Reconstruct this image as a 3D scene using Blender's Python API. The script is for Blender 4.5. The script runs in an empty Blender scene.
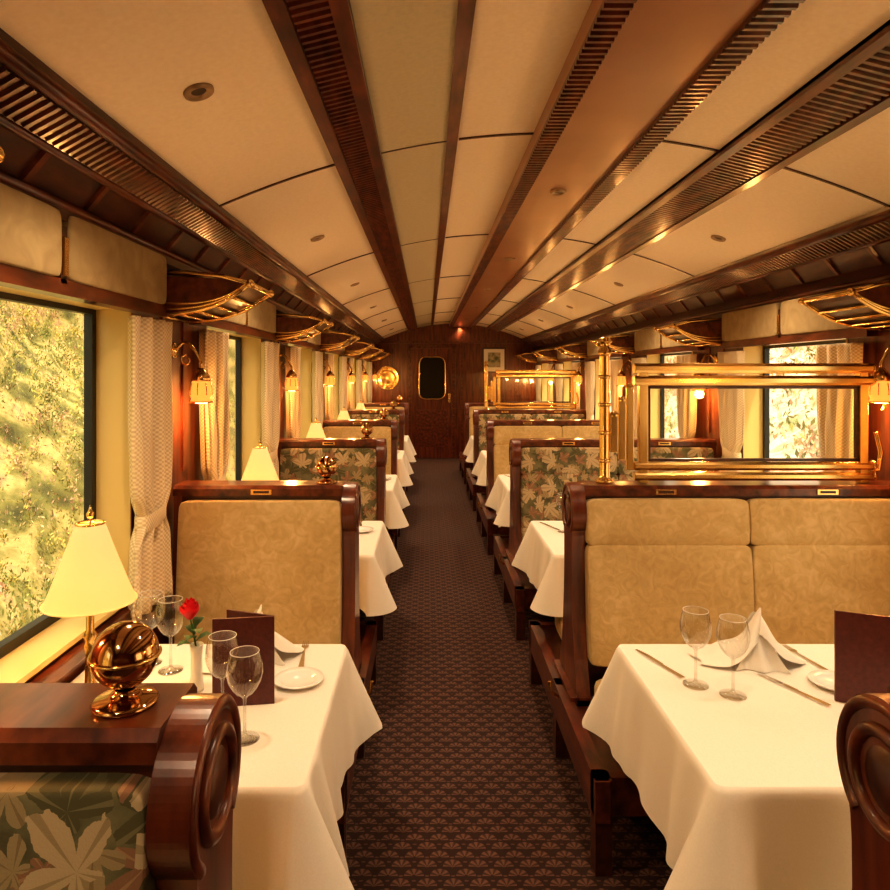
import bpy, bmesh, math, random
from math import sin, cos, pi, exp, sqrt, atan2, radians
from mathutils import Vector, Matrix
random.seed(7)
C = bpy.context
col = C.scene.collection

# ------------------------------------------------------------------ materials
def newmat(name):
    m = bpy.data.materials.new(name); m.use_nodes = True
    nt = m.node_tree; b = nt.nodes.get('Principled BSDF')
    return m, nt, b
def N(nt, typ, **kw):
    n = nt.nodes.new(typ)
    for k, v in kw.items():
        if k in n.inputs: n.inputs[k].default_value = v
        else: setattr(n, k, v)
    return n
def ramp(nt, stops):
    r = nt.nodes.new('ShaderNodeValToRGB')
    e = r.color_ramp.elements
    while len(e) < len(stops): e.new(0.5)
    for i, (p, c) in enumerate(stops):
        e[i].position = p; e[i].color = (*c, 1)
    return r
def bump(nt, b, src, strength, dist=0.01):
    bp = N(nt, 'ShaderNodeBump', Strength=strength, Distance=dist)
    nt.links.new(src, bp.inputs['Height']); nt.links.new(bp.outputs[0], b.inputs['Normal'])
def noise_mat(name, stops, scale=(5, 5, 5), rough=.5, nscale=1, detail=5, bmp=0, coat=0, metal=0, sheen=0, dist=0):
    m, nt, b = newmat(name)
    tc = N(nt, 'ShaderNodeTexCoord'); mp = N(nt, 'ShaderNodeMapping'); mp.inputs['Scale'].default_value = scale
    nt.links.new(tc.outputs['Object'], mp.inputs[0])
    n = N(nt, 'ShaderNodeTexNoise', Scale=nscale, Detail=detail, Distortion=dist); nt.links.new(mp.outputs[0], n.inputs['Vector'])
    r = ramp(nt, stops); nt.links.new(n.outputs[0], r.inputs[0]); nt.links.new(r.outputs[0], b.inputs['Base Color'])
    b.inputs['Roughness'].default_value = rough; b.inputs['Metallic'].default_value = metal
    b.inputs['Coat Weight'].default_value = coat; b.inputs['Coat Roughness'].default_value = .15
    b.inputs['Sheen Weight'].default_value = sheen
    if bmp: bump(nt, b, n.outputs[0], bmp)
    return m
def plain(name, c, rough=.5, metal=0, emis=None, es=0):
    m, nt, b = newmat(name)
    b.inputs['Base Color'].default_value = (*c, 1); b.inputs['Roughness'].default_value = rough
    b.inputs['Metallic'].default_value = metal
    if emis: b.inputs['Emission Color'].default_value = (*emis, 1); b.inputs['Emission Strength'].default_value = es
    return m
MT = {}
MT['wood'] = noise_mat('mahogany', [(.3, (.040, .008, .004)), (.5, (.112, .025, .009)), (.7, (.19, .048, .016))], (9, 2.2, 9), .3, 3, 6, .03, .5)
MT['woodv'] = noise_mat('mahogany_upright', [(.3, (.045, .008, .004)), (.5, (.125, .026, .009)), (.7, (.20, .048, .016))], (14, 14, 1.6), .3, 2, 6, .03, .5)
MT['woodd'] = noise_mat('mahogany_dark', [(.3, (.025, .006, .003)), (.7, (.095, .022, .008))], (9, 3, 9), .35, 3, 6, .03, .35)
MT['duct'] = noise_mat('ceiling_duct_brown', [(.3, (.29, .12, .06)), (.7, (.36, .16, .08))], (3, 3, 3), .32, 1, 3, 0, .25)
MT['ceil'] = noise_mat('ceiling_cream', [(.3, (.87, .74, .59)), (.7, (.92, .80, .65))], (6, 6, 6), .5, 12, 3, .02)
MT['ceil_shaded'] = noise_mat('ceiling_cream_shaded', [(.3, (.56, .51, .37)), (.7, (.62, .56, .41))], (6, 6, 6), .45, 12, 3, .02)  # same ceiling cream, with the dimmer light on this panel painted into the colour
MT['cloth'] = noise_mat('table_linen', [(.3, (.82, .77, .68)), (.7, (.86, .82, .74))], (1, 1, 1), .8, 300, 2, .02, 0, 0, .15)
MT['brass'] = noise_mat('polished_brass', [(.3, (.80, .52, .19)), (.7, (.94, .68, .30))], (4, 4, 4), .2, 2, 3, 0, 0, 1)
MT['copper'] = noise_mat('copper_brass', [(.3, (.58, .34, .16)), (.7, (.70, .43, .21))], (4, 4, 4), .1, 2, 3, 0, 0, 1)
MT['jamb'] = plain('cream_window_reveal', (.74, .55, .22), .4)
MT['black'] = plain('black_window_frame', (.012, .012, .01), .4)
MT['white'] = plain('white_porcelain', (.85, .83, .78), .15)
MT['silver'] = plain('silver_cutlery', (.75, .70, .62), .18, 1)
MT['menu'] = noise_mat('maroon_leather', [(.3, (.065, .009, .009)), (.7, (.11, .017, .015))], (20, 20, 20), .4, 4, 4, .1, .1)
MT['rose'] = plain('rose_petals', (.75, .006, .02), .5)
MT['leafg'] = plain('rose_leaf', (.03, .10, .02), .5)
MT['amber'] = plain('amber_glass_lit', (.75, .28, .05), .25, 0, (1, .36, .06), 1.3)
MT['bulb'] = plain('lit_bulb', (1, .7, .4), .3, 0, (1, .62, .25), 5)
MT['pict'] = noise_mat('picture_print', [(.35, (.10, .13, .08)), (.5, (.45, .42, .30)), (.65, (.2, .22, .2))], (4, 4, 4), .4, 2, 4)
MT['darkglass'] = plain('door_glass_dark', (.03, .03, .02), .08)
MT['spotface'] = plain('downlight_brushed_metal', (.35, .25, .16), .4, .8)
MT['spotdark'] = plain('downlight_recess_dark', (.05, .03, .02), .5)
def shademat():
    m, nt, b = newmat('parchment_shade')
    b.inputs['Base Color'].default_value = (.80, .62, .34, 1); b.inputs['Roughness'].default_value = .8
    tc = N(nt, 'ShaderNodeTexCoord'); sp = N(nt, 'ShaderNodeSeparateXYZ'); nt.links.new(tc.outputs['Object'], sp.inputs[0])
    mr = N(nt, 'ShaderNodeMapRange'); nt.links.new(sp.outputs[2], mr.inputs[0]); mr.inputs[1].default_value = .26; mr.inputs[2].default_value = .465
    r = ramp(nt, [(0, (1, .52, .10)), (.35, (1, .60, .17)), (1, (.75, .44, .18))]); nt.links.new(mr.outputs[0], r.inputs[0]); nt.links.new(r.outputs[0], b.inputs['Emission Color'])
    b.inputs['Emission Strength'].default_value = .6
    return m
MT['shade'] = shademat()
def velvetmat():
    m, nt, b = newmat('gold_velvet')
    tc = N(nt, 'ShaderNodeTexCoord')
    a = N(nt, 'ShaderNodeTexNoise', Scale=3.0, Detail=4, Distortion=.8); nt.links.new(tc.outputs['Object'], a.inputs['Vector'])
    c = N(nt, 'ShaderNodeTexNoise', Scale=22, Detail=9, Distortion=1.6); nt.links.new(tc.outputs['Object'], c.inputs['Vector'])
    mx = N(nt, 'ShaderNodeMath', operation='ADD'); nt.links.new(a.outputs[0], mx.inputs[0]); nt.links.new(c.outputs[0], mx.inputs[1])
    h = N(nt, 'ShaderNodeMath', operation='MULTIPLY'); nt.links.new(mx.outputs[0], h.inputs[0]); h.inputs[1].default_value = .5
    r = ramp(nt, [(.34, (.46, .315, .125)), (.5, (.56, .405, .18)), (.66, (.68, .52, .27))]); nt.links.new(h.outputs[0], r.inputs[0])
    nt.links.new(r.outputs[0], b.inputs['Base Color']); b.inputs['Roughness'].default_value = .65
    b.inputs['Sheen Weight'].default_value = .9; b.inputs['Sheen Roughness'].default_value = .35
    b.inputs['Sheen Tint'].default_value = (1, .87, .6, 1)
    bump(nt, b, h.outputs[0], .25, .012)
    return m
MT['velvet'] = velvetmat()
MT['valance'] = noise_mat('valance_velvet', [(.3, (.32, .225, .10)), (.7, (.43, .32, .155))], (6, 6, 6), .85, 2, 7, .05, 0, 0, .1, 1)
def glassmat(name, tint, lo, hi, pw, rough=.02):
    m, nt, b = newmat(name)
    out = nt.nodes['Material Output']; nt.nodes.remove(b)
    tr = N(nt, 'ShaderNodeBsdfTransparent', Color=(*tint, 1)); gl = N(nt, 'ShaderNodeBsdfGlossy', Roughness=rough)
    lw = N(nt, 'ShaderNodeLayerWeight', Blend=.5)
    p = N(nt, 'ShaderNodeMath', operation='POWER'); nt.links.new(lw.outputs['Facing'], p.inputs[0]); p.inputs[1].default_value = pw
    mu = N(nt, 'ShaderNodeMath', operation='MULTIPLY_ADD'); nt.links.new(p.outputs[0], mu.inputs[0]); mu.inputs[1].default_value = hi; mu.inputs[2].default_value = lo
    mx = N(nt, 'ShaderNodeMixShader'); nt.links.new(mu.outputs[0], mx.inputs[0]); nt.links.new(tr.outputs[0], mx.inputs[1]); nt.links.new(gl.outputs[0], mx.inputs[2])
    nt.links.new(mx.outputs[0], out.inputs[0]); return m
MT['pane'] = glassmat('window_glass', (.97, .98, .95), .03, .5, 4)
MT['wine'] = glassmat('wine_glass_crystal', (.95, .95, .93), .10, .8, 2.2)
def curtainmat():
    m, nt, b = newmat('curtain_weave')
    tc = N(nt, 'ShaderNodeTexCoord'); sp = N(nt, 'ShaderNodeSeparateXYZ'); nt.links.new(tc.outputs['Object'], sp.inputs[0])
    def s(i, f):
        a = N(nt, 'ShaderNodeMath', operation='MULTIPLY'); nt.links.new(sp.outputs[i], a.inputs[0]); a.inputs[1].default_value = f
        q = N(nt, 'ShaderNodeMath', operation='SINE'); nt.links.new(a.outputs[0], q.inputs[0]); return q.outputs[0]
    mu = N(nt, 'ShaderNodeMath', operation='MULTIPLY_ADD'); nt.links.new(s(1, 620), mu.inputs[0]); nt.links.new(s(2, 420), mu.inputs[1]); mu.inputs[2].default_value = .5
    r = ramp(nt, [(.2, (.64, .49, .30)), (.8, (.84, .71, .50))]); nt.links.new(mu.outputs[0], r.inputs[0])
    nt.links.new(r.outputs[0], b.inputs['Base Color']); b.inputs['Roughness'].default_value = .85
    bump(nt, b, mu.outputs[0], .3, .002)
    return m
MT['curtain'] = curtainmat()
def mth(nt, op, a, b=None, c=None):
    n = N(nt, 'ShaderNodeMath', operation=op)
    for i, v in enumerate((a, b, c)):
        if v is None: continue
        if isinstance(v, (int, float)): n.inputs[i].default_value = v
        else: nt.links.new(v, n.inputs[i])
    return n.outputs[0]
def floralmat():
    m, nt, b = newmat('floral_tapestry')
    tc = N(nt, 'ShaderNodeTexCoord'); sp = N(nt, 'ShaderNodeSeparateXYZ'); nt.links.new(tc.outputs['Object'], sp.inputs[0])
    cb = N(nt, 'ShaderNodeCombineXYZ'); nt.links.new(sp.outputs[0], cb.inputs[0]); nt.links.new(sp.outputs[2], cb.inputs[1])
    base = N(nt, 'ShaderNodeTexNoise', Scale=14, Detail=5); nt.links.new(cb.outputs[0], base.inputs['Vector'])
    r0 = ramp(nt, [(.35, (.085, .080, .040)), (.5, (.155, .145, .075)), (.62, (.21, .19, .10)), (.70, (.24, .15, .085))]); nt.links.new(base.outputs[0], r0.inputs[0])
    cur = r0.outputs[0]
    wob = N(nt, 'ShaderNodeTexNoise', Scale=50, Detail=3); nt.links.new(cb.outputs[0], wob.inputs['Vector'])
    for sc, off, colr, colv, amp in ((8.5, 0, (.10, .095, .045), (.2, .18, .09), 1.1), (9.5, 3.3, (.28, .15, .085), (.38, .24, .13), .95), (9.0, 5.6, (.36, .28, .15), (.25, .19, .1), .9), (7.4, 9.35, (.52, .41, .25), (.36, .28, .16), 1.1)):
        mp = N(nt, 'ShaderNodeMapping'); mp.inputs['Location'].default_value = (off, off * .7, 0); mp.inputs['Scale'].default_value = (sc, sc, sc)
        nt.links.new(cb.outputs[0], mp.inputs[0])
        vo = N(nt, 'ShaderNodeTexVoronoi', Scale=1.0, Randomness=.6, voronoi_dimensions='2D'); nt.links.new(mp.outputs[0], vo.inputs['Vector'])
        sub = N(nt, 'ShaderNodeVectorMath', operation='SUBTRACT'); nt.links.new(mp.outputs[0], sub.inputs[0]); nt.links.new(vo.outputs['Position'], sub.inputs[1])
        s2 = N(nt, 'ShaderNodeSeparateXYZ'); nt.links.new(sub.outputs[0], s2.inputs[0])
        ang = mth(nt, 'ARCTAN2', s2.outputs[1], s2.outputs[0])
        sc_ = N(nt, 'ShaderNodeSeparateColor'); nt.links.new(vo.outputs['Color'], sc_.inputs[0])
        ang = mth(nt, 'ADD', ang, mth(nt, 'MULTIPLY', sc_.outputs[0], 6.28))
        lobes = mth(nt, 'POWER', mth(nt, 'ABSOLUTE', mth(nt, 'COSINE', mth(nt, 'MULTIPLY', ang, 2.5))), 1.0)
        direc = mth(nt, 'MULTIPLY_ADD', mth(nt, 'COSINE', ang), .38, .62)
        jag = mth(nt, 'MULTIPLY', mth(nt, 'SUBTRACT', wob.outputs[0], .5), .26)
        rad = mth(nt, 'MULTIPLY', mth(nt, 'ADD', mth(nt, 'MULTIPLY', mth(nt, 'MULTIPLY_ADD', lobes, .40, .16), direc), jag), amp)
        inside = mth(nt, 'LESS_THAN', vo.outputs['Distance'], rad)
        vein = mth(nt, 'GREATER_THAN', mth(nt, 'ABSOLUTE', mth(nt, 'COSINE', mth(nt, 'MULTIPLY', ang, 2.5))), .985)
        cm = N(nt, 'ShaderNodeMix', data_type='RGBA'); nt.links.new(vein, cm.inputs[0]); cm.inputs[6].default_value = (*colr, 1); cm.inputs[7].default_value = (*colv, 1)
        mx = N(nt, 'ShaderNodeMix', data_type='RGBA'); nt.links.new(inside, mx.inputs[0]); nt.links.new(cur, mx.inputs[6]); nt.links.new(cm.outputs[2], mx.inputs[7])
        cur = mx.outputs[2]
    nt.links.new(cur, b.inputs['Base Color']); b.inputs['Roughness'].default_value = .85
    ns = N(nt, 'ShaderNodeTexNoise', Scale=350); nt.links.new(tc.outputs['Object'], ns.inputs['Vector']); bump(nt, b, ns.outputs[0], .3, .003)
    return m
MT['floral'] = floralmat()
def carpetmat():
    m, nt, b = newmat('carpet_patterned')
    tc = N(nt, 'ShaderNodeTexCoord'); sp = N(nt, 'ShaderNodeSeparateXYZ'); nt.links.new(tc.outputs['Object'], sp.inputs[0])
    P = .078
    u = mth(nt, 'MULTIPLY', sp.outputs[0], 2 * pi / P); v = mth(nt, 'MULTIPLY', sp.outputs[1], 2 * pi / P)
    row = mth(nt, 'FLOOR', mth(nt, 'MULTIPLY', sp.outputs[1], 2 / P))
    fu = mth(nt, 'SUBTRACT', mth(nt, 'FRACT', mth(nt, 'ADD', mth(nt, 'MULTIPLY', sp.outputs[0], 1 / P), mth(nt, 'MULTIPLY', row, .5))), .5)
    fv = mth(nt, 'MULTIPLY', mth(nt, 'FRACT', mth(nt, 'MULTIPLY', sp.outputs[1], 2 / P)), .5)
    rr = mth(nt, 'SQRT', mth(nt, 'ADD', mth(nt, 'MULTIPLY', fu, fu), mth(nt, 'MULTIPLY', fv, fv)))
    an = mth(nt, 'ARCTAN2', fv, fu)
    rays = mth(nt, 'MULTIPLY_ADD', mth(nt, 'COSINE', mth(nt, 'MULTIPLY', an, 8)), .5, .5)
    env = mth(nt, 'LESS_THAN', rr, .38)
    env2 = mth(nt, 'GREATER_THAN', rr, .06)
    f = mth(nt, 'MULTIPLY', mth(nt, 'MULTIPLY', env, env2), mth(nt, 'MULTIPLY_ADD', rays, .75, .25))
    dots = mth(nt, 'GREATER_THAN', mth(nt, 'MULTIPLY', mth(nt, 'COSINE', u), mth(nt, 'COSINE', mth(nt, 'MULTIPLY', v, 2))), .86)
    f = mth(nt, 'MAXIMUM', f, mth(nt, 'MULTIPLY', dots, .6))
    r = ramp(nt, [(.15, (.028, .0095, .006)), (.9, (.150, .070, .044))]); nt.links.new(f, r.inputs[0])
    nt.links.new(r.outputs[0], b.inputs['Base Color']); b.inputs['Roughness'].default_value = .95
    ns = N(nt, 'ShaderNodeTexNoise', Scale=400); nt.links.new(tc.outputs['Object'], ns.inputs['Vector']); bump(nt, b, ns.outputs[0], .3, .003)
    return m
MT['carpet'] = carpetmat()
MT['hill'] = noise_mat('hillside_earth', [(.3, (.06, .06, .02)), (.45, (.20, .18, .05)), (.58, (.50, .38, .15)), (.7, (.38, .23, .13))], (3, 3, 3), .9, 1.0, 8, .4)
MT['hillr'] = noise_mat('pale_embankment', [(.32, (.25, .28, .12)), (.45, (.66, .42, .32)), (.55, (.84, .70, .58)), (.7, (.62, .35, .27))], (1.2, 1.2, 1.2), .9, 1.2, 8, .4)
MT['leafA'] = plain('shrub_leaf_green', (.16, .18, .04), .7)
MT['leafB'] = plain('shrub_leaf_yellow', (.60, .49, .13), .7)
MT['leafC'] = plain('shrub_flower_rose', (.52, .29, .20), .7)
MT['leafD'] = plain('shrub_leaf_lime', (.40, .38, .10), .7)
MT['leafE'] = plain('shrub_dry_grass', (.58, .41, .22), .8)
MT['gravel'] = noise_mat('gravel_ground', [(.3, (.35, .28, .2)), (.7, (.55, .46, .34))], (5, 5, 5), .9, 3, 6, .3)

# ------------------------------------------------------------------ mesh builder
class MB:
    def __init__(s): s.V = []; s.F = []; s.M = []; s.S = []; s.mats = []
    def mi(s, m):
        if m not in s.mats: s.mats.append(m)
        return s.mats.index(m)
    def add(s, vs, fs, m, smooth=False):
        o = len(s.V); s.V += [tuple(v) for v in vs]; k = s.mi(m)
        for f in fs: s.F.append(tuple(i + o for i in f)); s.M.append(k); s.S.append(smooth)
    def box(s, x0, x1, y0, y1, z0, z1, m):
        v = [(x, y, z) for x in (x0, x1) for y in (y0, y1) for z in (z0, z1)]
        s.add(v, [(0, 1, 3, 2), (4, 6, 7, 5), (0, 4, 5, 1), (2, 3, 7, 6), (0, 2, 6, 4), (1, 5, 7, 3)], m)
    def prism(s, pts, axis, a0, a1, m, smooth=False):
        n = len(pts)
        def mk(p, a):
            return (a, p[0], p[1]) if axis == 'x' else ((p[0], a, p[1]) if axis == 'y' else (p[0], p[1], a))
        v = [mk(p, a0) for p in pts] + [mk(p, a1) for p in pts]
        s.add(v, [(i, (i + 1) % n, n + (i + 1) % n, n + i) for i in range(n)], m, smooth)
        s.add(v, [tuple(range(n)), tuple(range(2 * n - 1, n - 1, -1))], m)
    def lathe(s, prof, c, m, n=24, axis='z', smooth=True):
        v = []; f = []
        for r, h in prof:
            for i in range(n):
                a = 2 * pi * i / n
                p = (r * cos(a), r * sin(a), h)
                if axis == 'x': p = (h, r * cos(a), r * sin(a))
                if axis == 'y': p = (r * cos(a), h, r * sin(a))
                v.append((c[0] + p[0], c[1] + p[1], c[2] + p[2]))
        for j in range(len(prof) - 1):
            for i in range(n):
                f.append((j * n + i, j * n + (i + 1) % n, (j + 1) * n + (i + 1) % n, (j + 1) * n + i))
        s.add(v, f, m, smooth)
    def tube(s, pts, r, m, n=8, closed=False):
        pts = [Vector(p) for p in pts]; v = []; f = []; K = len(pts)
        prev = None
        for i, p in enumerate(pts):
            if closed: t = (pts[(i + 1) % K] - pts[i - 1])
            else: t = (pts[min(i + 1, K - 1)] - pts[max(i - 1, 0)])
            t.normalize()
            a = prev if prev is not None else (Vector((0, 0, 1)) if abs(t.z) < .9 else Vector((1, 0, 0)))
            b = t.cross(a).normalized(); a = b.cross(t).normalized(); prev = a
            for j in range(n):
                q = 2 * pi * j / n; v.append(p + a * (r * cos(q)) + b * (r * sin(q)))
        for i in range(K if closed else K - 1):
            for j in range(n):
                i2 = (i + 1) % K
                f.append((i * n + j, i * n + (j + 1) % n, i2 * n + (j + 1) % n, i2 * n + j))
        s.add(v, f, m, True)
        if not closed: s.add(v[:n] + v[-n:], [tuple(range(n)), tuple(range(2 * n - 1, n - 1, -1))], m)
    def puff(s, c, h, m, n=10, p=9, tilt=0, bulge=.25, thin=1):
        for ax in range(3):
            for sg in (-1, 1):
                v = []; f = []
                for i in range(n + 1):
                    for j in range(n + 1):
                        a = -cos(pi * i / n); b = -cos(pi * j / n)
                        q = [0, 0, 0]; q[ax] = sg; q[(ax + 1) % 3] = a; q[(ax + 2) % 3] = b
                        L = (abs(q[0]) ** p + abs(q[1]) ** p + abs(q[2]) ** p) ** (1 / p)
                        q = [e / L for e in q]
                        o = [k for k in range(3) if k != thin]
                        fac = 1 - bulge * (.5 * (q[o[0]] ** 4 + q[o[1]] ** 4))
                        q[thin] *= fac
                        x, y, z = q[0] * h[0], q[1] * h[1], q[2] * h[2]
                        y, z = y * cos(tilt) - z * sin(tilt), y * sin(tilt) + z * cos(tilt)
                        v.append((c[0] + x, c[1] + y, c[2] + z))
                for i in range(n):
                    for j in range(n):
                        f.append((i * (n + 1) + j, (i + 1) * (n + 1) + j, (i + 1) * (n + 1) + j + 1, i * (n + 1) + j + 1))
                s.add(v, f, m, True)
    def mesh(s, name, merge=True):
        me = bpy.data.meshes.new(name); me.from_pydata(s.V, [], s.F)
        for k in s.mats: me.materials.append(MT[k])
        me.polygons.foreach_set('material_index', s.M); me.polygons.foreach_set('use_smooth', s.S)
        bm = bmesh.new(); bm.from_mesh(me)
        if merge: bmesh.ops.remove_doubles(bm, verts=bm.verts, dist=1e-5)
        bmesh.ops.recalc_face_normals(bm, faces=bm.faces); bm.to_mesh(me); bm.free(); me.update()
        return me
    def obj(s, name, loc=(0, 0, 0), bevel=0, merge=True):
        return inst(name, s.mesh(name, merge), loc, bevel)
def inst(name, me, loc=(0, 0, 0), bevel=0, rz=0, sc=None):
    o = bpy.data.objects.new(name, me); o.location = loc; o.rotation_euler = (0, 0, rz); col.objects.link(o)
    if sc: o.scale = sc
    if bevel:
        b = o.modifiers.new('bevel', 'BEVEL'); b.width = bevel; b.segments = 2; b.limit_method = 'ANGLE'; b.angle_limit = radians(40)
    return o

# ------------------------------------------------------------------ layout constants
Y0, Y1 = -1.4, 12.0
XL, XR = -1.0, 1.9
PITCH = 1.79
BEN = [.89 + PITCH * i for i in range(6)]
BAYS = [.89 + PITCH * i for i in range(-1, 6)]
def zc(x): return 2.37 - .18 * (x - .46) ** 2

# ------------------------------------------------------------------ floor / ceiling
b = MB(); b.box(XL - .15, XR + .15, Y0 - .1, Y1 + .1, -.1, 0, 'carpet'); b.obj('floor')
b = MB()
xs = [XL + (XR - XL) * i / 40 for i in range(41)]
b.prism([(x, zc(x)) for x in xs] + [(XR + .15, zc(XR)), (XR + .15, 2.62), (XL - .15, 2.62), (XL - .15, zc(XL))], 'y', Y0 - .1, Y1 + .1, 'ceil')
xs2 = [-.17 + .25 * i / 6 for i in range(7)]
b.prism([(x, zc(x) - .004) for x in xs2] + [(xs2[-1], 2.4), (xs2[0], 2.4)], 'y', Y0, Y1, 'ceil_shaded')  # thin overlay strip that carries the painted-in shade
b.obj('ceiling')

def slats(mb, p0, p1, h, m, pitch=.030, wdt=.019, y0=Y0, y1=Y1, sgn=-1):
    dx, dz = p1[0] - p0[0], p1[1] - p0[1]; L = sqrt(dx * dx + dz * dz); nx, nz = -dz / L, dx / L
    if nz * sgn < 0: nx, nz = -nx, -nz
    y = y0
    while y < y1:
        v = []
        for (px, pz) in (p0, p1):
            for k in (0, h):
                ins = .004 if k else 0
                for yy in (y + ins, y + wdt - ins): v.append((px + nx * k, yy, pz + nz * k))
        mb.add(v, [(0, 1, 3, 2), (4, 6, 7, 5), (0, 4, 5, 1), (2, 3, 7, 6), (0, 2, 6, 4), (1, 5, 7, 3)], m)
        y += pitch
def strip(name, x0, x1, drop, edge, mat='woodd', reed=True):
    b = MB()
    a0, a1 = zc(x0), zc(x1)
    b.prism([(x0, a0 - drop), (x1, a1 - drop), (x1, a1 + .03), (x0, a0 + .03)], 'y', Y0, Y1, mat)
    if reed:
        b.prism([(x0, a0 - drop - .014), (x0 + edge, a0 + (a1 - a0) * edge / (x1 - x0) - drop - .014), (x0 + edge, a0 - .0), (x0, a0)], 'y', Y0, Y1, 'wood')
        b.prism([(x1 - edge, a1 - (a1 - a0) * edge / (x1 - x0) - drop - .014), (x1, a1 - drop - .014), (x1, a1), (x1 - edge, a1)], 'y', Y0, Y1, 'wood')
        t0 = edge / (x1 - x0)
        slats(b, (x0 + edge, a0 + (a1 - a0) * t0 - drop), (x1 - edge, a1 - (a1 - a0) * t0 - drop), .008, 'wood')
    b.obj(name)
strip('trim_1', -.325, -.165, .012, .038)
strip('trim_2', .07, .110, .015, 0, 'wood', False)
strip('trim_3', 1.055, 1.265, .012, .03)
b = MB()
b.box(.385, .81, Y0, Y1, 2.315, 2.39, 'duct')
for xa, xb in ((.385, .45), (.735, .81)):
    b.box(xa, xb, Y0, Y1, 2.305, 2.3155, 'wood')
    slats(b, (xa, 2.305), (xb, 2.305), .008, 'wood')
b.obj('ceiling_air_duct')
b = MB()
jy = 2.46 - PITCH * 2
while jy < Y1:
    for (xa, xb) in ((-.77, -.325), (-.165, .07), (.115, .385), (.81, 1.055), (1.265, 1.69)):
        q = [xa + (xb - xa) * i / 6 for i in range(7)]
        b.prism([(x, zc(x) - .006) for x in q] + [(x, zc(x) + .01) for x in reversed(q)], 'y', jy - .005, jy + .005, 'woodd')
    jy += PITCH
b.obj('trim_4')
for side in (0, 1):
    def X(x): return x if side == 0 else .92 - x
    XW = XL if side == 0 else XR
    dz = 0 if side == 0 else -.05
    b = MB()
    prof = [(XW - (.02 if side == 0 else -.02), 1.90 + dz), (X(-.95), 1.90 + dz), (X(-.95), 1.93 + dz), (X(-.97), 1.95), (X(-.90), 2.035), (X(-.87), 2.03), (X(-.79), 2.075), (X(-.76), 2.075), (X(-.745), 2.12), (X(-.76), 2.3), (XW - (.02 if side == 0 else -.02), 2.3)]
    b.prism(prof, 'y', Y0, Y1, 'woodd')
    slats(b, (X(-.868), 2.033), (X(-.792), 2.075), .009, 'wood')
    b.tube([(X(-.885), Y0, 2.028), (X(-.885), Y1, 2.028)], .013, 'wood')
    b.tube([(X(-.765), Y0, 2.078), (X(-.765), Y1, 2.078)], .018, 'wood', 12)
    b.tube([(X(-.955), Y0, 1.94 + dz), (X(-.955), Y1, 1.94 + dz)], .014, 'wood')
    y = Y0
    while y < Y1:
        slats(b, (X(-.968), 1.953), (X(-.903), 2.03), .01, 'wood', 10, .03, y, y + .02)
        y += .3
    b.obj('trim_5' if side == 0 else 'trim_6')

# ------------------------------------------------------------------ side walls
for side in (0, 1):
    sg = 1 if side == 0 else -1
    XW = XL if side == 0 else XR
    XO = XW - .15 * sg
    zt = 1.72 if side == 0 else 1.67
    zs = .74
    b = MB()
    def bx(xa, xb, *r): b.box(min(xa, xb), max(xa, xb), *r)
    bx(XO, XW, Y0, Y1, 0, zs, 'wood')
    bx(XO, XW, Y0, Y1, zt, 2.62, 'woodd')
    edges = []
    for i, by in enumerate(BAYS): edges.append((by + .39, by + 1.40))
    y = Y0
    for (wa, wb) in edges:
        if wb > Y1: break
        bx(XO, XW, y, wa, zs, zt, 'woodv'); y = wb
    bx(XO, XW, y, Y1, zs, zt, 'woodv')
    for by in BAYS:
        for (pa, pb) in ((by - .13, by - .09), (by + .09, by + .13)):
            bx(XW, XW + sg * .008, pa, pb, 1.10, zt, 'woodv')
        bx(XW, XW + sg * .008, by + .45, by + 1.35, .15, .6, 'woodd')
    b.obj('wall_left' if side == 0 else 'wall_right')
    b = MB()
    bx(XW, XW + sg * .03, Y0, Y1, zs - .05, zs - .015, 'wood')
    b.obj('trim_7' if side == 0 else 'trim_8', bevel=.004)
    b = MB()
    bx(XW, XW + sg * .012, Y0, Y1, 0, .11, 'woodd'); b.obj('baseboard_left' if side == 0 else 'baseboard_right')
    for k, (wa, wb) in enumerate(edges):
        if wb > Y1: continue
        b = MB()
        t = .008
        bx(XO, XW + sg * .004, wa, wa + t, zs, zt, 'jamb'); bx(XO, XW + sg * .004, wb - t, wb, zs, zt, 'jamb')
        bx(XO, XW + sg * .012, wa, wb, zs, zs + t * 2, 'jamb'); bx(XO, XW + sg * .004, wa, wb, zt - t, zt, 'jamb')
        xa, xb = XO + sg * .012, XO + sg * .04
        bx(xa, xb, wa + t, wa + .035, zs + .016, zt - t, 'black'); bx(xa, xb, wb - .035, wb - t, zs + .016, zt - t, 'black')
        bx(xa, xb, wa + .03, wb - .03, zs + .016, zs + .045, 'black'); bx(xa, xb, wa + .03, wb - .03, zt - .025, zt - t, 'black')
        bx(XO + sg * .022, XO + sg * .026, wa + .03, wb - .03, zs + .04, zt - .02, 'pane')
        b.obj('window_%d' % (k + 1 + side * 10))
    for by in BAYS:
        if by > 11: continue
        zz = zt + .014
        vb = MB()
        vb.box(min(XW, XW + sg * .05), max(XW, XW + sg * .05), by + .18, by + 1.60, zz - .03, zz + .012, 'wood')
        for (pa, pb) in ((by + .20, by + .872), (by + .908, by + 1.58)):
            vb.puff((XW + sg * .032, (pa + pb) / 2, zz + .10), (.03, (pb - pa) / 2, .088), 'valance', 10, 18, 0, .22, 0)
        vb.box(min(XW, XW + sg * .05), max(XW, XW + sg * .05), by + .875, by + .905, zz, zz + .15, 'woodd')
        vb.box(min(XW + sg * .05, XW + sg * .058), max(XW + sg * .05, XW + sg * .058), by + .88, by + .90, zz + .02, zz + .12, 'brass')
        vb.obj('window_valance')

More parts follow.
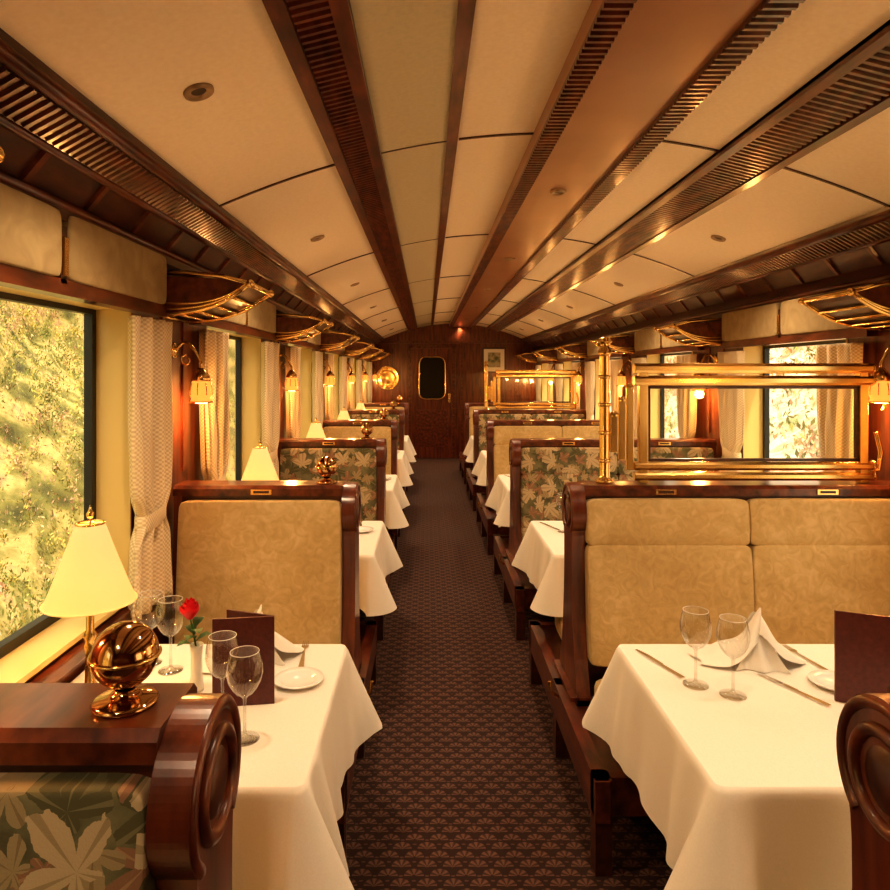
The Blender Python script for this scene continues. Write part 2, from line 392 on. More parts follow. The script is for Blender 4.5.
# ------------------------------------------------------------------ curtains
def curtain_mesh(W, H, zt, seed):
    mb = MB(); n = 140; rows = 56; v = []; f = []
    rnd = random.Random(seed); ph = rnd.random() * 6
    for j in range(rows + 1):
        t = j / rows; z = t * H
        pin = exp(-((z - zt) / .05) ** 2)
        w = W * (1 - .30 * pin - (.16 * exp(-((z - zt) / .22) ** 2)))
        amp = .024 * (1 - .65 * pin)
        for i in range(n):
            a = 2 * pi * i / n
            yy = cos(a); y = yy * w / 2
            base = sin(a)
            fold = sin(yy * 11 + ph + .5 * sin(3 * t * pi)) * .7 + .3 * sin(yy * 19 + ph * 2 - t)
            x = (abs(base) ** .5 * (1 if base > 0 else -1)) * (.015 + .010 * pin) + amp * fold * abs(sin(a)) ** .3
            v.append((x, y, z))
    for j in range(rows):
        for i in range(n): f.append((j * n + i, j * n + (i + 1) % n, (j + 1) * n + (i + 1) % n, (j + 1) * n + i))
    mb.add(v, f, 'curtain', True)
    mb.add([v[i] for i in range(n)], [tuple(range(n))], 'curtain'); mb.add([v[rows * n + i] for i in range(n)], [tuple(range(n))], 'curtain')
    pts = [(.034 * (abs(sin(a)) ** .6) * (1 if sin(a) > 0 else -1), cos(a) * W * .30, zt) for a in [2 * pi * k / 24 for k in range(24)]]
    vv = []; ff = []
    for dz in (-.028, -.02, .02, .028):
        for p in pts: q = .93 if abs(dz) > .025 else 1; vv.append((p[0] * q, p[1] * q, p[2] + dz + p[1] * .15))
    for r_ in range(3):
        for i in range(24): ff.append((r_ * 24 + i, r_ * 24 + (i + 1) % 24, r_ * 24 + 24 + (i + 1) % 24, r_ * 24 + 24 + i))
    mb.add(vv, ff, 'curtain', True)
    return mb.mesh('curtain')
cmL = curtain_mesh(.31, .985, .31, 1); cmL2 = curtain_mesh(.31, .985, .31, 2)
cmR = curtain_mesh(.31, .93, .31, 3)
for by in BAYS:
    for (yc, me) in ((by + .37, cmL), (by + PITCH - .34, cmL2)):
        if yc > 11.8: continue
        inst('curtain', me, (XL + .050, yc, .70)); inst('curtain', cmR, (XR - .050, yc, .70))

# ------------------------------------------------------------------ end walls
b = MB()
b.box(XL - .15, XR + .15, Y1, Y1 + .1, 0, 2.62, 'woodv')
for xa in (-.95, -.62, .60, .98, 1.36, 1.74):
    b.box(xa, xa + .03, Y1 - .012, Y1, .1, 2.25, 'wood')
b.box(XL, XR, Y1 - .02, Y1, 2.02, 2.07, 'wood')
b.obj('wall_back')
b = MB(); b.box(XL - .15, XR + .15, Y0 - .1, Y0, 0, 2.62, 'woodv'); b.obj('wall_front')
def rrect(cx, cz, w, h, r, n=6):
    p = []
    for (sx, sz, a0) in ((1, 1, 0), (-1, 1, 90), (-1, -1, 180), (1, -1, 270)):
        for i in range(n + 1):
            a = radians(a0 + 90 * i / n)
            p.append((cx + sx * (w / 2 - r) + r * cos(a), cz + sz * (h / 2 - r) + r * sin(a)))
    return p
b = MB()
YD = Y1 - .022
b.box(-.33, -.27, YD - .03, YD, 0.002, 1.98, 'wood'); b.box(.44, .50, YD - .03, YD, 0.002, 1.98, 'wood'); b.box(-.33, .50, YD - .03, YD, 1.93, 1.99, 'wood')
b.box(-.27, .44, YD - .02, YD, 0.005, 1.93, 'woodv')
b.prism(rrect(.09, 1.41, .46, .74, .12), 'y', YD - .03, YD - .02, 'darkglass')
b.tube([(p[0], YD - .032, p[1]) for p in rrect(.09, 1.41, .46, .74, .12)], .013, 'brass', 8, True)
b.box(-.2, .37, YD - .026, YD - .02, .2, .85, 'wood')
b.box(.37, .41, YD - .03, YD - .02, .98, 1.14, 'brass'); b.lathe([(0, -.07), (.022, -.06), (.026, -.04), (.012, -.02), (.012, 0)], (.39, YD - .02, 1.05), 'brass', 16, 'y')
b.obj('door_1', bevel=.003)
b = MB()
b.lathe([(0, -.012), (.11, -.014), (.12, -.02), (.13, -.014), (.185, -.014), (.195, -.024), (.21, -.018), (.21, 0), (0, 0)], (-.70, Y1 - .013, 1.41), 'brass', 40, 'y')
for k in range(12):
    a = 2 * pi * k / 12; b.lathe([(0, -.026), (.015, -.02), (.018, -.01)], (-.70 + .155 * cos(a), Y1 - .013, 1.41 + .155 * sin(a)), 'brass', 10, 'y')
b.obj('round_brass_plaque')
b = MB()
b.box(.97, 1.39, Y1 - .045, Y1 - .021, 1.50, 1.95, 'woodd'); b.box(1.0, 1.36, Y1 - .05, Y1 - .045, 1.53, 1.92, 'white'); b.box(1.07, 1.29, Y1 - .052, Y1 - .05, 1.60, 1.86, 'pict')
b.obj('framed_picture')

# ------------------------------------------------------------------ benches
def bench_mesh(xa, xw, fab, ncush, head, bx_out):
    sg = 1 if xw > xa else -1
    mb = MB()
    def bx(x0, x1, *r): mb.box(min(x0, x1), max(x0, x1), *r)
    R = .105; zc0 = .965
    pts = []
    for i in range(57):
        a = radians(-42 + 264 * i / 56); pts.append((R * cos(a), zc0 + R * sin(a)))
    left = [(-.074, .875), (-.071, .84), (-.070, .78), (-.072, .72), (-.079, .62), (-.095, .51), (-.118, .42), (-.15, .34), (-.17, .29)]
    prof = pts + left + [(-.17, .12), (.17, .12)] + [(-p[0], p[1]) for p in reversed(left)]
    mb.prism(prof, 'x', xa, xa + sg * .05, 'woodv')
    ring = [(xa, .062 * cos(2 * pi * k / 40), zc0 + .062 * sin(2 * pi * k / 40)) for k in range(40)]
    mb.tube(ring, .010, 'wood', 10, True)
    mb.lathe([(0, -sg * .006), (.02, -sg * .006), (.038, -sg * .003), (.045, sg * .002)], (xa, 0, zc0), 'woodd', 32, 'x')
    mb.tube([(xa + sg * .004, (R - .010) * cos(radians(-50 + 280 * k / 48)), zc0 + (R - .010) * sin(radians(-50 + 280 * k / 48))) for k in range(49)], .010, 'woodv', 10)
    mb.prism([(-.06, 1.03), (.06, 1.03), (.08, .6), (.17, .29), (.17, .12), (-.17, .12), (-.17, .29), (-.08, .6)], 'x', xw - sg * .03, xw, 'woodv')
    x0, x1 = xa + sg * .05, xw - sg * .03
    mb.prism([(-.045, 1.02), (.045, 1.02), (.09, .3), (.09, .2), (-.09, .2), (-.09, .3)], 'x', x0, x1, 'woodd')
    rail = [(-.072, 1.028), (-.072, 1.055), (-.06, 1.067), (.06, 1.067), (.072, 1.055), (.072, 1.028)]
    mb.prism(rail, 'x', x0, xw, 'wood')
    mb.prism([(-.058, .99), (-.058, 1.03), (.058, 1.03), (.058, .99)], 'x', x0, xw, 'woodd')
    for xx in (bx_out, xw - sg * .05):
        s2 = sg
        bx(xx, xx + s2 * .045, -.66, .66, .16, .285, 'wood')
        for ly in (-.655, -.03, .595):
            bx(xx + s2 * .002, xx + s2 * .052, ly, ly + .06, 0, .285, 'woodd')
    bx(bx_out + sg * .03, xa + sg * .05, -.17, .17, .2, .3, 'woodv')
    for s3 in (-1, 1):
        ya, yb = sorted((s3 * .60, s3 * .64)); bx(bx_out, xw, ya, yb, .17, .285, 'wood')
    bx(bx_out + sg * .04, xw - sg * .04, -.6, .6, .22, .27, 'woodd')
    w = (x1 - x0) / ncush
    for i in range(ncush):
        cx = x0 + w * (i + .5)
        for s3 in (-1, 1):
            tl = s3 * .085
            if head:
                mb.puff((cx, s3 * .080, .930), (abs(w) / 2 - .001, .038, .089), fab, 14, 14, tl, .45)
                mb.puff((cx, s3 * .108, .628), (abs(w) / 2 - .001, .046, .222), fab, 16, 22, tl, .36)
            else:
                mb.puff((cx, s3 * .093, .705), (abs(w) / 2 - .001, .042, .308), fab, 16, 24, tl, .28)
            mb.puff((cx, s3 * .385, .325), (abs(w) / 2 - .004, .245, .058), fab, 10, 10, 0, .3, 2)
    for i in range(ncush):
        cx = x0 + w * (i + .5)
        for s3 in (-1, 1):
            ya, yb = sorted((s3 * .072, s3 * .078)); bx(cx - .04, cx + .04, ya, yb, 1.034, 1.054, 'brass')
            ya, yb = sorted((s3 * .078, s3 * .0785)); bx(cx - .03, cx + .03, ya, yb, 1.039, 1.049, 'woodd')
    mb.tube([(bx_out - sg * .0, -.1, .27), (bx_out - sg * .03, -.1, .29), (bx_out - sg * .035, -.1, .33)], .007, 'brass', 8)
    return mb.mesh('booth_bench')
BL = {f: bench_mesh(-.275, -.975, f, 1, False, -.245) for f in ('velvet', 'floral')}
BR = {f: bench_mesh(.555, 1.875, f, 2, True, .50) for f in ('velvet', 'floral')}
for i, by in enumerate(BEN):
    f = 'floral' if i % 2 == 0 else 'velvet'
    inst('booth_bench', BL[f], (0, by, 0), .005)
    if i == 0:
        BR0 = bench_mesh(.60, 1.875, f, 2, True, .545); inst('booth_bench', BR0, (0, by, 0), .005)
    else: inst('booth_bench', BR[f], (0, by, 0), .005)

b = MB()
prof = [(0, 0), (.040, 0), (.042, .004), (.038, .008), (.022, .012), (.014, .018), (.013, .026)]
rb = .042; zcn = .064
prof += [(rb * sin(a), zcn - rb * cos(a)) for a in [radians(18 + 162 * k / 18) for k in range(19)]]
b.lathe(prof, (0, 0, 0), 'copper', 32)
b.tube([((rb + .001) * cos(2 * pi * k / 32), (rb + .001) * sin(2 * pi * k / 32), zcn) for k in range(32)], .0025, 'brass', 6, True)
fin = b.mesh('brass_ball_finial')
for by in BEN: inst('brass_ball_finial', fin, (-.395, by, 1.0675))

# ------------------------------------------------------------------ tables + cloths
TC = [by + PITCH / 2 - .01 for by in BEN]
ZT = .64
def table_mesh(x0, x1):
    mb = MB(); mb.box(x0, x1, -.36, .36, ZT - .03, ZT, 'wood')
    cx = (x0 + x1) / 2
    mb.box(cx - .05, cx + .05, -.05, .05, .04, ZT - .03, 'woodd'); mb.box(cx - .2, cx + .2, -.2, .2, 0, .04, 'woodd')
    mb.box(x0 + .02, x1 - .02, -.04, .04, ZT - .08, ZT - .03, 'woodd')
    return mb.mesh('dining_table')
tmL = table_mesh(-.985, -.27); tmR = table_mesh(.64, 1.885)
def cloth_mesh(xa, xw, seed):
    sg = 1 if xw > xa else -1; rnd = random.Random(seed)
    hy = .37; r = .02; path = []
    n1 = 90; n2 = 60; nc = 12
    def cw(d): return exp(-(d / .05) ** 2)
    for i in range(n1):
        x = xw + (xa + sg * r - xw) * i / n1; path.append((x, hy, 0, 1, cw(abs(x - xa)), 0))
    for i in range(nc + 1):
        a = pi / 2 * i / nc; path.append((xa + sg * r - sg * r * sin(a), hy - r + r * cos(a), -sg * sin(a), cos(a), 1, i / nc))
    for i in range(1, n2):
        y = hy - r - (2 * hy - 2 * r) * i / n2; path.append((xa, y, -sg, 0, cw(hy - abs(y)), 1))
    for i in range(nc + 1):
        a = pi / 2 * i / nc; path.append((xa + sg * r - sg * r * cos(a), -hy + r - r * sin(a), -sg * cos(a), -sin(a), 1, 1 - i / nc))
    for i in range(1, n1 + 1):
        x = xa + sg * r + (xw - xa - sg * r) * i / n1; path.append((x, -hy, 0, -1, cw(abs(x - xa)), 0))
    rows = 20; v = []; f = []
    p1, p2, p3, p4 = [rnd.random() * 6 for _ in range(4)]
    for j in range(rows + 1):
        t = j / rows; s = 0; px = None
        for (x, y, nx, ny, cr, sd) in path:
            if px: s += sqrt((x - px[0]) ** 2 + (y - px[1]) ** 2)
            px = (x, y)
            wv = sin(s * 26 + p1 + 1.7 * sin(s * 6 + p2) + .8 * t) * .55 + .3 * sin(s * 14 + p3 - .8 * t) + .15 * sin(s * 57 + p4 + t)
            wv *= .65 + .35 * sin(s * 4.3 + p4)
            wv = (wv if wv > 0 else wv * .45)
            L = .238 + .05 * sd * (1 - cr) + .015 * cr
            out = .004 + (.020 * t ** .8 + .060 * wv * t ** 1.0 * (1 - cr * .8) + .090 * cr * t ** 1.1) * (1 if sd < .01 else 1.0)
            if out < .002: out = .002
            z = ZT + .004 - L * t - .014 * wv * t
            if j == 0: out, z = 0, ZT + .005
            v.append((x + nx * out, y + ny * out, z))
    K = len(path)
    for j in range(rows):
        for i in range(K - 1): f.append((j * K + i, j * K + i + 1, (j + 1) * K + i + 1, (j + 1) * K + i))
    mb = MB(); mb.add(v, f, 'cloth', True)
    mb.add(v[:K], [tuple(range(K))], 'cloth', False)
    return mb.mesh('tablecloth')
def napkin_mesh(h, wx, wy, seed):
    mb = MB(); nu, nv = 28, 16
    for sgn in (-1, 1):
        v = []; f = []
        for j in range(nv + 1):
            q = j / nv
            for i in range(nu + 1):
                p = i / nu
                x = sgn * wx * (p ** 1.15) + .014 * sin(q * 5) + .02 * (1 - p)
                y = (q - .5) * 2 * wy * (.28 + .72 * sin(pi * (.15 + .75 * p))) + .02 * p * sgn
                z = h * (1 - p) ** (1.25 if sgn > 0 else 1.9) * (1 - 1.2 * (q - .42) ** 2 * 2) + .012 * sin(q * 9 + sgn) * (1 - p) + .006 + .010 * sin(p * 8 + q * 4) * (1 - p)
                v.append((x, y, max(z, .0015)))
        for j in range(nv):
            for i in range(nu): a = j * (nu + 1) + i; f.append((a, a + 1, a + nu + 2, a + nu + 1))
        mb.add(v, f, 'cloth', True)
    v = []; f = []
    for j in range(9):
        q = j / 8
        for i in range(13):
            p = i / 12 * 2 - 1
            v.append((p * wx * .50 * q + .02, -wy * .25 - wy * .75 * q - .010 * cos(p * 6) * q, max(.0015, h * .90 * (1 - q) ** 1.1 + .014 * (1 - abs(p)) * q * (1 - q) * 4)))
    for j in range(8):
        for i in range(12): a = j * 13 + i; f.append((a, a + 1, a + 14, a + 13))
    mb.add(v, f, 'cloth', True)
    return mb.mesh('folded_napkin')
napA = napkin_mesh(.14, .15, .075, 1); napB = napkin_mesh(.065, .11, .07, 4)
def wine_mesh(h=.205, rb=.042):
    mb = MB(); zb = h * .5
    out = [(0, 0.001), (.034, .001), (.034, .003), (.012, .006), (.004, .014), (.0035, zb * .5), (.004, zb - .008), (.010, zb)]
    bowl = [(.020, zb + .006), (.030, zb + .018), (.038, zb + .034), (rb, zb + .052), (rb - .001, zb + .070), (rb - .005, zb + .088), (rb - .009, h)]
    mb.lathe(out + bowl, (0, 0, 0), 'wine', 32)
    mb.tube([((rb - .009) * cos(2 * pi * k / 32), (rb - .009) * sin(2 * pi * k / 32), h) for k in range(32)], .0008, 'white', 6, True)
    return mb.mesh('wine_glass')
wg = wine_mesh()
b = MB()
b.lathe([(0, 0), (.055, 0), (.057, .008), (.045, .014), (.024, .022), (.015, .035), (.020, .045), (.013, .055), (.011, .12), (.014, .15), (.010, .16), (.018, .175), (.010, .19), (.008, .30)], (0, 0, 0), 'brass', 24)
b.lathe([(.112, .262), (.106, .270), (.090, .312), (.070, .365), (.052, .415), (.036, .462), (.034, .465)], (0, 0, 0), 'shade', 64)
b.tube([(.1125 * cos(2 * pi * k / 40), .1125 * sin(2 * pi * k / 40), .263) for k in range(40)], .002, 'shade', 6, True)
b.tube([(.034 * cos(2 * pi * k / 24), .034 * sin(2 * pi * k / 24), .465) for k in range(24)], .003, 'brass', 6, True)
b.lathe([(.008, .30), (.02, .33), (.022, .36), (.012, .39), (0, .4)], (0, 0, 0), 'bulb', 16)
b.tube([(-.033, 0, .464), (.033, 0, .464)], .002, 'brass', 6); b.tube([(0, 0, .39), (0, 0, .48)], .003, 'brass', 6)
b.lathe([(0, .475), (.008, .48), (.010, .49), (.004, .50), (0, .515)], (0, 0, 0), 'brass', 12)
lampm = b.mesh('table_lamp')
b = MB()
b.lathe([(0, 0), (.018, 0), (.019, .01), (.015, .04), (.014, .09), (.018, .125), (.016, .125), (.012, .09), (.012, .03), (0, .02)], (0, 0, 0), 'white', 20)
b.tube([(0, 0, .03), (-.002, 0, .12), (-.012, 0, .17), (-.018, 0, .20)], .0025, 'leafg', 6)
for k, (r0, h0) in enumerate(((.012, .052), (.019, .046), (.026, .036))):
    n = 24; v = []; f = []
    for j in range(7):
        t = j / 6
        for i in range(n):
            a = 2 * pi * i / n; rr = r0 * (.25 + .75 * sin(t * pi * .62)) * (1 + .10 * sin(3 * a + k * 2) * t)
            v.append((-.018 + rr * cos(a), rr * sin(a), .192 + h0 * t + .004 * sin(5 * a + k) * t))
    for j in range(6):
        for i in range(n): f.append((j * n + i, j * n + (i + 1) % n, (j + 1) * n + (i + 1) % n, (j + 1) * n + i))
    b.add(v, f, 'rose', True)
for (a, z, l) in ((.4, .13, .05), (2.4, .15, .05), (3.9, .12, .05), (5.3, .155, .045), (1.4, .17, .04), (4.6, .14, .05)):
    v = []
    for t, w in ((0, .002), (.3, .014), (.6, .016), (1, .001)):
        d = l * t; v += [(cos(a) * d - sin(a) * w - .005, sin(a) * d + cos(a) * w, z + .02 * sin(t * 2.5)), (cos(a) * d + sin(a) * w - .005, sin(a) * d - cos(a) * w, z + .02 * sin(t * 2.5))]
    b.add(v, [(0, 1, 3, 2), (2, 3, 5, 4), (4, 5, 7, 6)], 'leafg', True)
rosem = b.mesh('rose_in_vase')
b = MB()
w = .185; hh = .235
for sgn in (-1, 1):
    dx = w * cos(radians(22)); dy = w * sin(radians(22))
    v = []
    for (p, q) in ((0, 0), (sgn * dx, dy)):
        for z in (0, hh):
            for th in (0, .006): v.append((p, q + th, z))
    b.add(v, [(0, 1, 3, 2), (4, 6, 7, 5), (0, 4, 5, 1), (2, 3, 7, 6), (0, 2, 6, 4), (1, 5, 7, 3)], 'menu')
menum = b.mesh('menu_card')
b = MB(); w1 = .155
b.box(0, w1, 0, .007, 0, .225, 'menu')
b.add([(w1, .007, 0), (w1, .007, .225), (.03, .075, .225), (.03, .075, 0), (w1, .0, 0), (w1, .0, .225), (.025, .070, .225), (.025, .070, 0)],
      [(0, 1, 2, 3), (4, 5, 6, 7), (0, 4, 7, 3), (1, 5, 6, 2), (2, 6, 7, 3)], 'menu')
menum2 = b.mesh('menu_card')
b = MB(); b.lathe([(0, .004), (.042, .004), (.048, .009), (.068, .013), (.069, .011), (.048, .005), (.042, .001), (0, .001)], (0, 0, 0), 'white', 36); platem = b.mesh('bread_plate')
b = MB()
b.prism([(-.008, 0), (.008, 0), (.006, .09), (.009, .095), (.010, .16), (.004, .205), (-.004, .208), (-.005, .095), (-.005, .09)], 'z', .001, .0035, 'silver'); knifem = b.mesh('table_knife')
b = MB()
b.prism([(-.008, 0), (.008, 0), (.0035, .10), (.003, .13), (.011, .145), (.011, .155), (-.011, .155), (-.011, .145), (-.003, .13), (-.0035, .10)], 'z', .001, .0035, 'silver')
for k in range(4): x = -.0095 + k * .0055; b.prism([(x, .155), (x + .0028, .155), (x + .002, .195), (x + .0008, .195)], 'z', .001, .003, 'silver')
forkm = b.mesh('table_fork')
ZS = ZT + .006
for i, tc in enumerate(TC):
    if tc > 10.5: continue
    inst('dining_table', tmL, (0, tc, 0), .003); inst('dining_table', tmR, (0, tc, 0), .003)
    inst('tablecloth', cloth_mesh(-.255, -.985, i), (0, tc, 0)); inst('tablecloth', cloth_mesh(.60, 1.885, i + 30), (0, tc, 0))
    o = tc - TC[0]
    inst('table_lamp', lampm, (-.872, 1.76 + o, ZS))
    P = lambda nm, me, x, y, rz=0, sc=None: inst(nm, me, (x, y + o, ZS), 0, rz, sc)
    P('wine_glass', wg, -.425, 1.585); P('wine_glass', wg, -.505, 1.68); P('wine_glass', wg, -.815, 2.0); P('wine_glass', wg, -.735, 1.95)
    P('rose_in_vase', rosem, -.620, 1.83)
    P('menu_card', menum2, -.548, 1.735, radians(8))
    P('bread_plate', platem, -.355, 1.88); P('folded_napkin', napA, -.53, 2.03, .35); P('folded_napkin', napB, -.69, 1.60, -.6)
    P('table_fork', forkm, -.365, 1.97, .1); P('table_knife', knifem, -.52, 1.42, .8)
    P('wine_glass', wg, .735, 1.86); P('wine_glass', wg, .81, 1.80); P('folded_napkin', napA, .95, 2.02, -.15)
    P('table_knife', knifem, .715, 1.90, .35); P('table_fork', forkm, 1.145, 1.94, .15); P('bread_plate', platem, 1.12, 1.86)
    P('table_knife', knifem, 1.03, 1.74, .45); P('menu_card', menum, 1.235, 1.70, 0)

# ------------------------------------------------------------------ wall sconces
def sconce(sg):
    mb = MB()
    mb.lathe([(0, sg * .012), (.028, sg * .010), (.034, 0), (0, 0)], (0, 0, .14), 'brass', 20, 'x')
    pts = []
    for k in range(15):
        t = k / 14; pts.append((sg * (.01 + .10 * t), 0, .14 + .045 * sin(t * pi * 1.15) * 1.0 - .03 * t))
    pts.append((sg * .11, 0, .06)); mb.tube(pts, .006, 'brass', 8)
    mb.tube([(sg * (.05 + .022 * cos(a) * (1 - k / 30)), 0, .10 + .022 * sin(a) * (1 - k / 30)) for k, a in enumerate([pi / 2 + .4 * q for q in range(16)])], .004, 'brass', 6)
    c = (sg * .11, 0, 0)
    mb.lathe([(0, .072), (.012, .07), (.024, .052), (.034, .036), (.037, .022), (.034, .018)], c, 'brass', 20)
    mb.lathe([(.033, .020), (.038, .008), (.042, -.012), (.043, -.035), (.037, -.052), (.043, -.064)], c, 'amber', 24)
    for k in range(8):
        a = 2 * pi * k / 8; mb.tube([(c[0] + .0385 * cos(a), .0385 * sin(a), .010), (c[0] + .044 * cos(a), .044 * sin(a), -.014), (c[0] + .044 * cos(a), .044 * sin(a), -.036)], .0022, 'brass', 6)
    mb.tube([(c[0] + .044 * cos(2 * pi * k / 24), .044 * sin(2 * pi * k / 24), -.064) for k in range(24)], .0035, 'brass', 6, True)
    mb.lathe([(0, .01), (.015, .0), (.017, -.02), (.010, -.04), (0, -.045)], c, 'bulb', 14)
    return mb.mesh('wall_sconce')
scL, scR = sconce(1), sconce(-1)
def rack(sg):
    mb = MB(); y0, y1 = -.2, .12
    prof = []
    for k in range(11):
        t = k / 10; prof.append((sg * (.02 + .33 * t), -.075 + .028 * t + .088 * t ** 3))
    for k, p in enumerate(prof):
        if k % 2 == 0: mb.tube([(p[0], y0, p[1]), (p[0], y1, p[1])], .006 if k < 10 else .010, 'brass', 8)
    top = [(sg * .012, .080), (sg * .12, .082), (sg * .25, .068), (sg * .35, .041)]
    for yy in (y0, y1):
        mb.tube([(p[0], yy, p[1]) for p in prof], .008, 'brass', 8)
        mb.tube([(p[0], yy, p[1]) for p in top], .008, 'brass', 8)
        mb.tube([(p[0] * .98, yy - .004, p[1] + .022 * (1 - abs(p[0]) / .36)) for p in prof], .0045, 'brass', 8)
        mb.tube([(p[0] * .98, yy - .004, p[1] + .048 * (1 - abs(p[0]) / .36)) for p in prof], .0045, 'brass', 8)
        mb.tube([(sg * .012, yy, -.08), (sg * .012, yy, .09)], .010, 'brass', 8)
        mb.prism([(p[0] * .97, p[1] + .006) for p in prof] + [(sg * .25, .058), (sg * .02, .070)], 'y', yy - .004, yy + .004, 'wood')
    mb.tube([(top[3][0], y0, top[3][1]), (top[3][0], y1, top[3][1])], .010, 'brass', 10)
    for yy in (y0, y1): mb.lathe([(0, -.016), (.012, -.011), (.016, 0), (.012, .011), (0, .016)], (sg * .352, yy, .041), 'brass', 14, 'y')
    for k in range(10):
        a, c = prof[k], prof[k + 1]
        mb.prism([(a[0], a[1] + .008), (c[0], c[1] + .008), (c[0], c[1] + .013), (a[0], a[1] + .013)], 'y', y0 + .01, y1 - .01, 'woodd')
    return mb.mesh('luggage_rack')
rkL, rkR = rack(1), rack(-1)
def light(name, typ, loc, e, c, **kw):
    l = bpy.data.lights.new(name, typ); l.energy = e; l.color = c
    for k, v in kw.items(): setattr(l, k, v)
    o = bpy.data.objects.new(name, l); o.location = loc; col.objects.link(o); return o
WARM = (1, .60, .25)
for by in BEN + [BEN[-1] + PITCH]:
    if by > 11.9: continue
    inst('luggage_rack', rkL, (XL + .003, by, 1.785)); inst('luggage_rack', rkR, (XR - .003, by, 1.755))
    inst('wall_sconce', scL, (XL, by, 1.45)); inst('wall_sconce', scR, (XR, by, 1.45))
    light('sconce_light', 'POINT', (XL + .11, by, 1.36), 10, (1, .46, .13), shadow_soft_size=.03)
    light('sconce_light', 'POINT', (XR - .11, by, 1.36), 10, (1, .46, .13), shadow_soft_size=.03)
for i, tc in enumerate(TC):
    if tc > 10.5: continue
    light('table_lamp_light', 'POINT', (-.872, tc + 1.76 - TC[0], ZS + .34), 8, WARM, shadow_soft_size=.03)

# ------------------------------------------------------------------ downlights
b = MB()
b.lathe([(.018, .001), (.020, -.002), (.030, -.008), (.036, -.006), (.038, .004)], (0, 0, 0), 'spotface', 28)
b.lathe([(0, -.001), (.019, .0)], (0, 0, 0), 'spotdark', 20)
dm = b.mesh('ceiling_downlight')
for i in range(-1, 6):
    y = 1.65 + PITCH * i
    for x, z in ((-.554, None), (1.474, None), (.588, 2.313)):
        zz = z if z else zc(x) - .002
        o = inst('ceiling_downlight', dm, (x, y + (1.4 if z else 0), zz))
        if not z: o.rotation_euler = (0, math.atan(.36 * (x - .46)), 0)
        light('downlight_beam', 'SPOT', (x, y + (1.4 if z else 0), zz - .03), 43, (1, .73, .46), spot_size=radians(125), spot_blend=.8, shadow_soft_size=.04)

# ------------------------------------------------------------------ brass/glass partition
b = MB()
z0 = 1.067
b.lathe([(0, 0), (.035, 0), (.035, .012), (.022, .02), (.020, .03), (.020, .50), (.026, .505), (.026, .52), (.018, .53), (.018, .545), (.03, .555), (.02, .57), (0, .575)], (.70, 0, z0), 'brass', 20)
for k in range(4): b.lathe([(.020, 0), (.025, .004), (.025, .012), (.020, .016)], (.70, 0, z0 + .08 + k * .11), 'brass', 20)
for k, (xx, za, zb) in enumerate(((.737, .12, .27), (.768, .09, .33), (.799, .05, .38))):
    b.box(xx - .014, xx + .014, -.010, .010, z0 + za, z0 + zb, 'brass')
    b.lathe([(0, .014), (.013, .008), (.016, 0), (.016, -.008)], (xx, 0, z0 + zb), 'brass', 14)
def flat(zz, hz, x0=.815, x1=1.75):
    b.prism([(-.014, zz - hz), (-.020, zz - hz * .4), (-.020, zz + hz * .4), (-.014, zz + hz), (.014, zz + hz), (.020, zz + hz * .4), (.020, zz - hz * .4), (.014, zz - hz)], 'x', x0, x1, 'brass')
for zz in (.026, .066, .402, .450): flat(z0 + zz, .0165 if zz < .2 else .020)
for xx in (.850, 1.714): b.box(xx - .017, xx + .017, -.016, .016, z0, z0 + .47, 'brass')
for zz in (.028, .068, .402, .450):
    b.lathe([(.015, 0), (.022, .006), (.018, .014), (0, .018)], (1.75, 0, z0 + zz), 'brass', 14, 'x')
b.box(.868, 1.696, -.002, .002, z0 + .083, z0 + .383, 'pane')
for (xa, xb, za, zb) in ((.867, 1.697, .084, .096), (.867, 1.697, .370, .382)): b.box(xa, xb, -.008, .008, z0 + za, z0 + zb, 'woodd')
b.box(.867, .879, -.008, .008, z0 + .085, z0 + .38, 'woodd'); b.box(1.685, 1.697, -.008, .008, z0 + .085, z0 + .38, 'woodd')
b.tube([(1.745 + .03 * (1 - cos(a)), 0, z0 + .44 - .12 * a / 3) for a in [k * .3 for k in range(14)]], .008, 'brass', 8)
b.tube([(1.745, 0, z0 + .05), (1.78, 0, z0 + .05), (1.79, 0, z0 + .12), (1.77, 0, z0 + .2)], .010, 'brass', 8)
pm = b.mesh('brass_glass_partition')
for k in (1, 4): inst('brass_glass_partition', pm, (0, BEN[k], .001), .002)

# ------------------------------------------------------------------ exterior
def hill(name, sgn, x0, sl, mat):
    mb = MB(); ny, nz = 90, 40; v = []; f = []
    rnd = random.Random(3)
    for j in range(nz + 1):
        z = -1.2 + 9 * (j / nz) ** 1.2
        for i in range(ny + 1):
            y = -6 + 46 * i / ny
            x = x0 + (z + 1.2) * sl + .25 * sin(y * 1.3 + z) + .2 * sin(y * .6 - z * 2) + rnd.uniform(-.08, .08)
            v.append((sgn * x, y, z + rnd.uniform(-.05, .05)))
    for j in range(nz):
        for i in range(ny): f.append((j * (ny + 1) + i, j * (ny + 1) + i + 1, (j + 1) * (ny + 1) + i + 1, (j + 1) * (ny + 1) + i))
    mb.add(v, f, mat, True); return mb.obj(name, merge=False)
hill('hillside_terrain_left', -1, 2.9, .62, 'hill')
hill('hillside_terrain_right', 1, 5.5, 1.5, 'hillr')
b = MB(); b.box(-14, 22, -8, 42, -1.3, -1.15, 'gravel'); b.obj('ground')
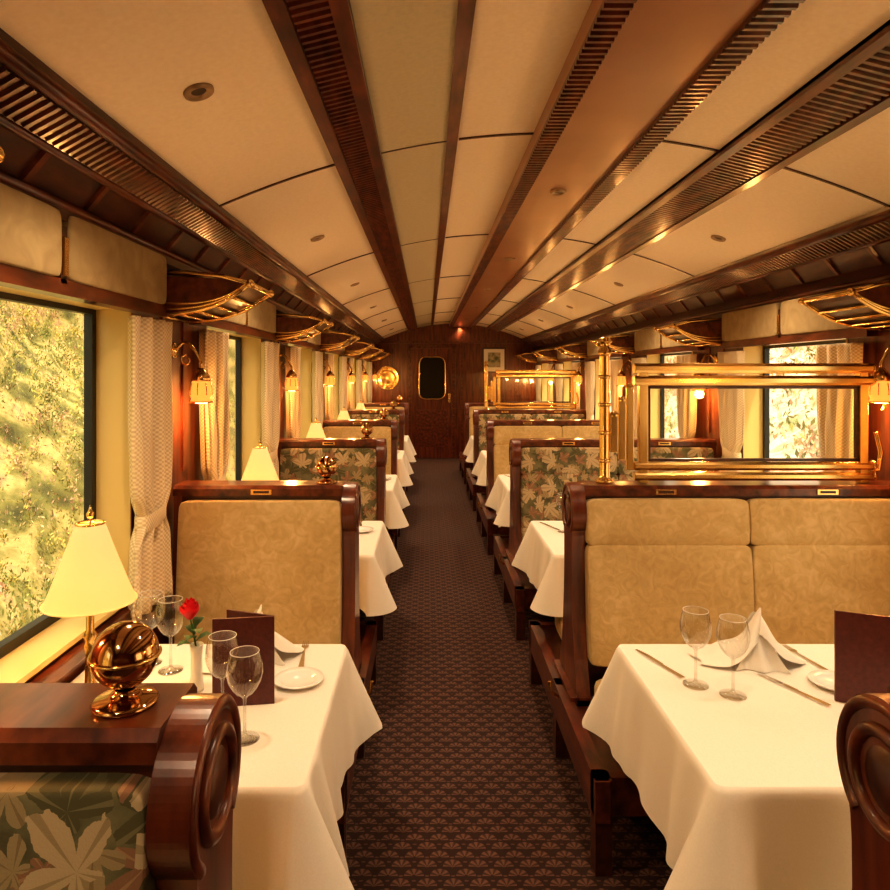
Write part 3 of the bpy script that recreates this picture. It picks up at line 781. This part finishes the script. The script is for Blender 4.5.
def shrubs(name, sgn, x0, sl, cnt, zmax, ya, ymax, big=1.0, wts=(5, 5, 1.2, 4, 3), lf=1.0):
    mb = MB(); rnd = random.Random(11)
    for c in range(cnt):
        z = -1.1 + (zmax + 1.1) * rnd.random(); y = ya + (ymax - ya) * rnd.random() ** 1.5
        lump = sin(y * 2.3 + 2 * sin(z * 1.9)) * sin(z * 2.9 + y)
        x = x0 + (z + 1.2) * sl + .25 * sin(y * 1.3 + z) + .2 * sin(y * .6 - z * 2) - rnd.uniform(0, .15) - .3 * max(0, lump)
        w2 = list(wts)
        if lump > .25: w2[0] *= 3; w2[1] *= .5
        if lump < -.3: w2[2] *= 5; w2[4] *= 3
        if z > 1.2: w2[1] *= 1.8; w2[3] *= 1.5
        m = rnd.choices(('leafA', 'leafB', 'leafC', 'leafD', 'leafE'), w2)[0]
        R = rnd.uniform(.05, .20) * big
        for k in range(int(13 / lf)):
            d = Vector((rnd.gauss(0, 1), rnd.gauss(0, 1), rnd.gauss(0, 1))).normalized(); p = Vector((sgn * x, y, z)) + d * R * rnd.random() ** .5
            u = (Vector((rnd.gauss(0, .5), rnd.gauss(0, .5), abs(rnd.gauss(0, 1)) + .2))).normalized(); w = u.cross(d).normalized(); l = rnd.uniform(.012, .045) * big * lf
            mb.add([p - u * l, p + w * l * .38, p + u * l, p - w * l * .38], [(0, 1, 2, 3)], m)
    mb.obj(name, merge=False)
shrubs('hillside_shrubs', -1, 2.9, .62, 6200, 4.2, 1.5, 15, .95, (5, 5, 1.6, 3, 4), .65)
shrubs('embankment_shrubs', 1, 5.5, 1.5, 900, 2.5, 8, 30, 2.6, (4, 4, 6, 4, 5))

# ------------------------------------------------------------------ world + sun
w = bpy.data.worlds.new('World'); C.scene.world = w; w.use_nodes = True
bg = w.node_tree.nodes['Background']; bg.inputs[0].default_value = (1, .86, .63, 1); bg.inputs[1].default_value = 2.6
s = light('sun', 'SUN', (5, -5, 10), 8.5, (1, .86, .62), angle=radians(3))
s.rotation_euler = Vector((-.26, .32, -.9)).to_track_quat('-Z', 'Y').to_euler()

# ------------------------------------------------------------------ camera
cd = bpy.data.cameras.new('camera'); cam = bpy.data.objects.new('camera', cd); col.objects.link(cam)
cam.location = (0, 0, 1.5); cam.rotation_euler = (radians(90), 0, 0)
cd.sensor_width = 36; cd.lens = 36 * 680 / 890; cd.shift_x = 18 / 890; cd.shift_y = -72 / 890; cd.clip_start = .02
C.scene.camera = cam
C.scene.view_settings.view_transform = 'Standard'
try: C.scene.view_settings.look = 'Medium High Contrast'
except Exception as e: print('look', e)
C.scene.view_settings.exposure = -.25
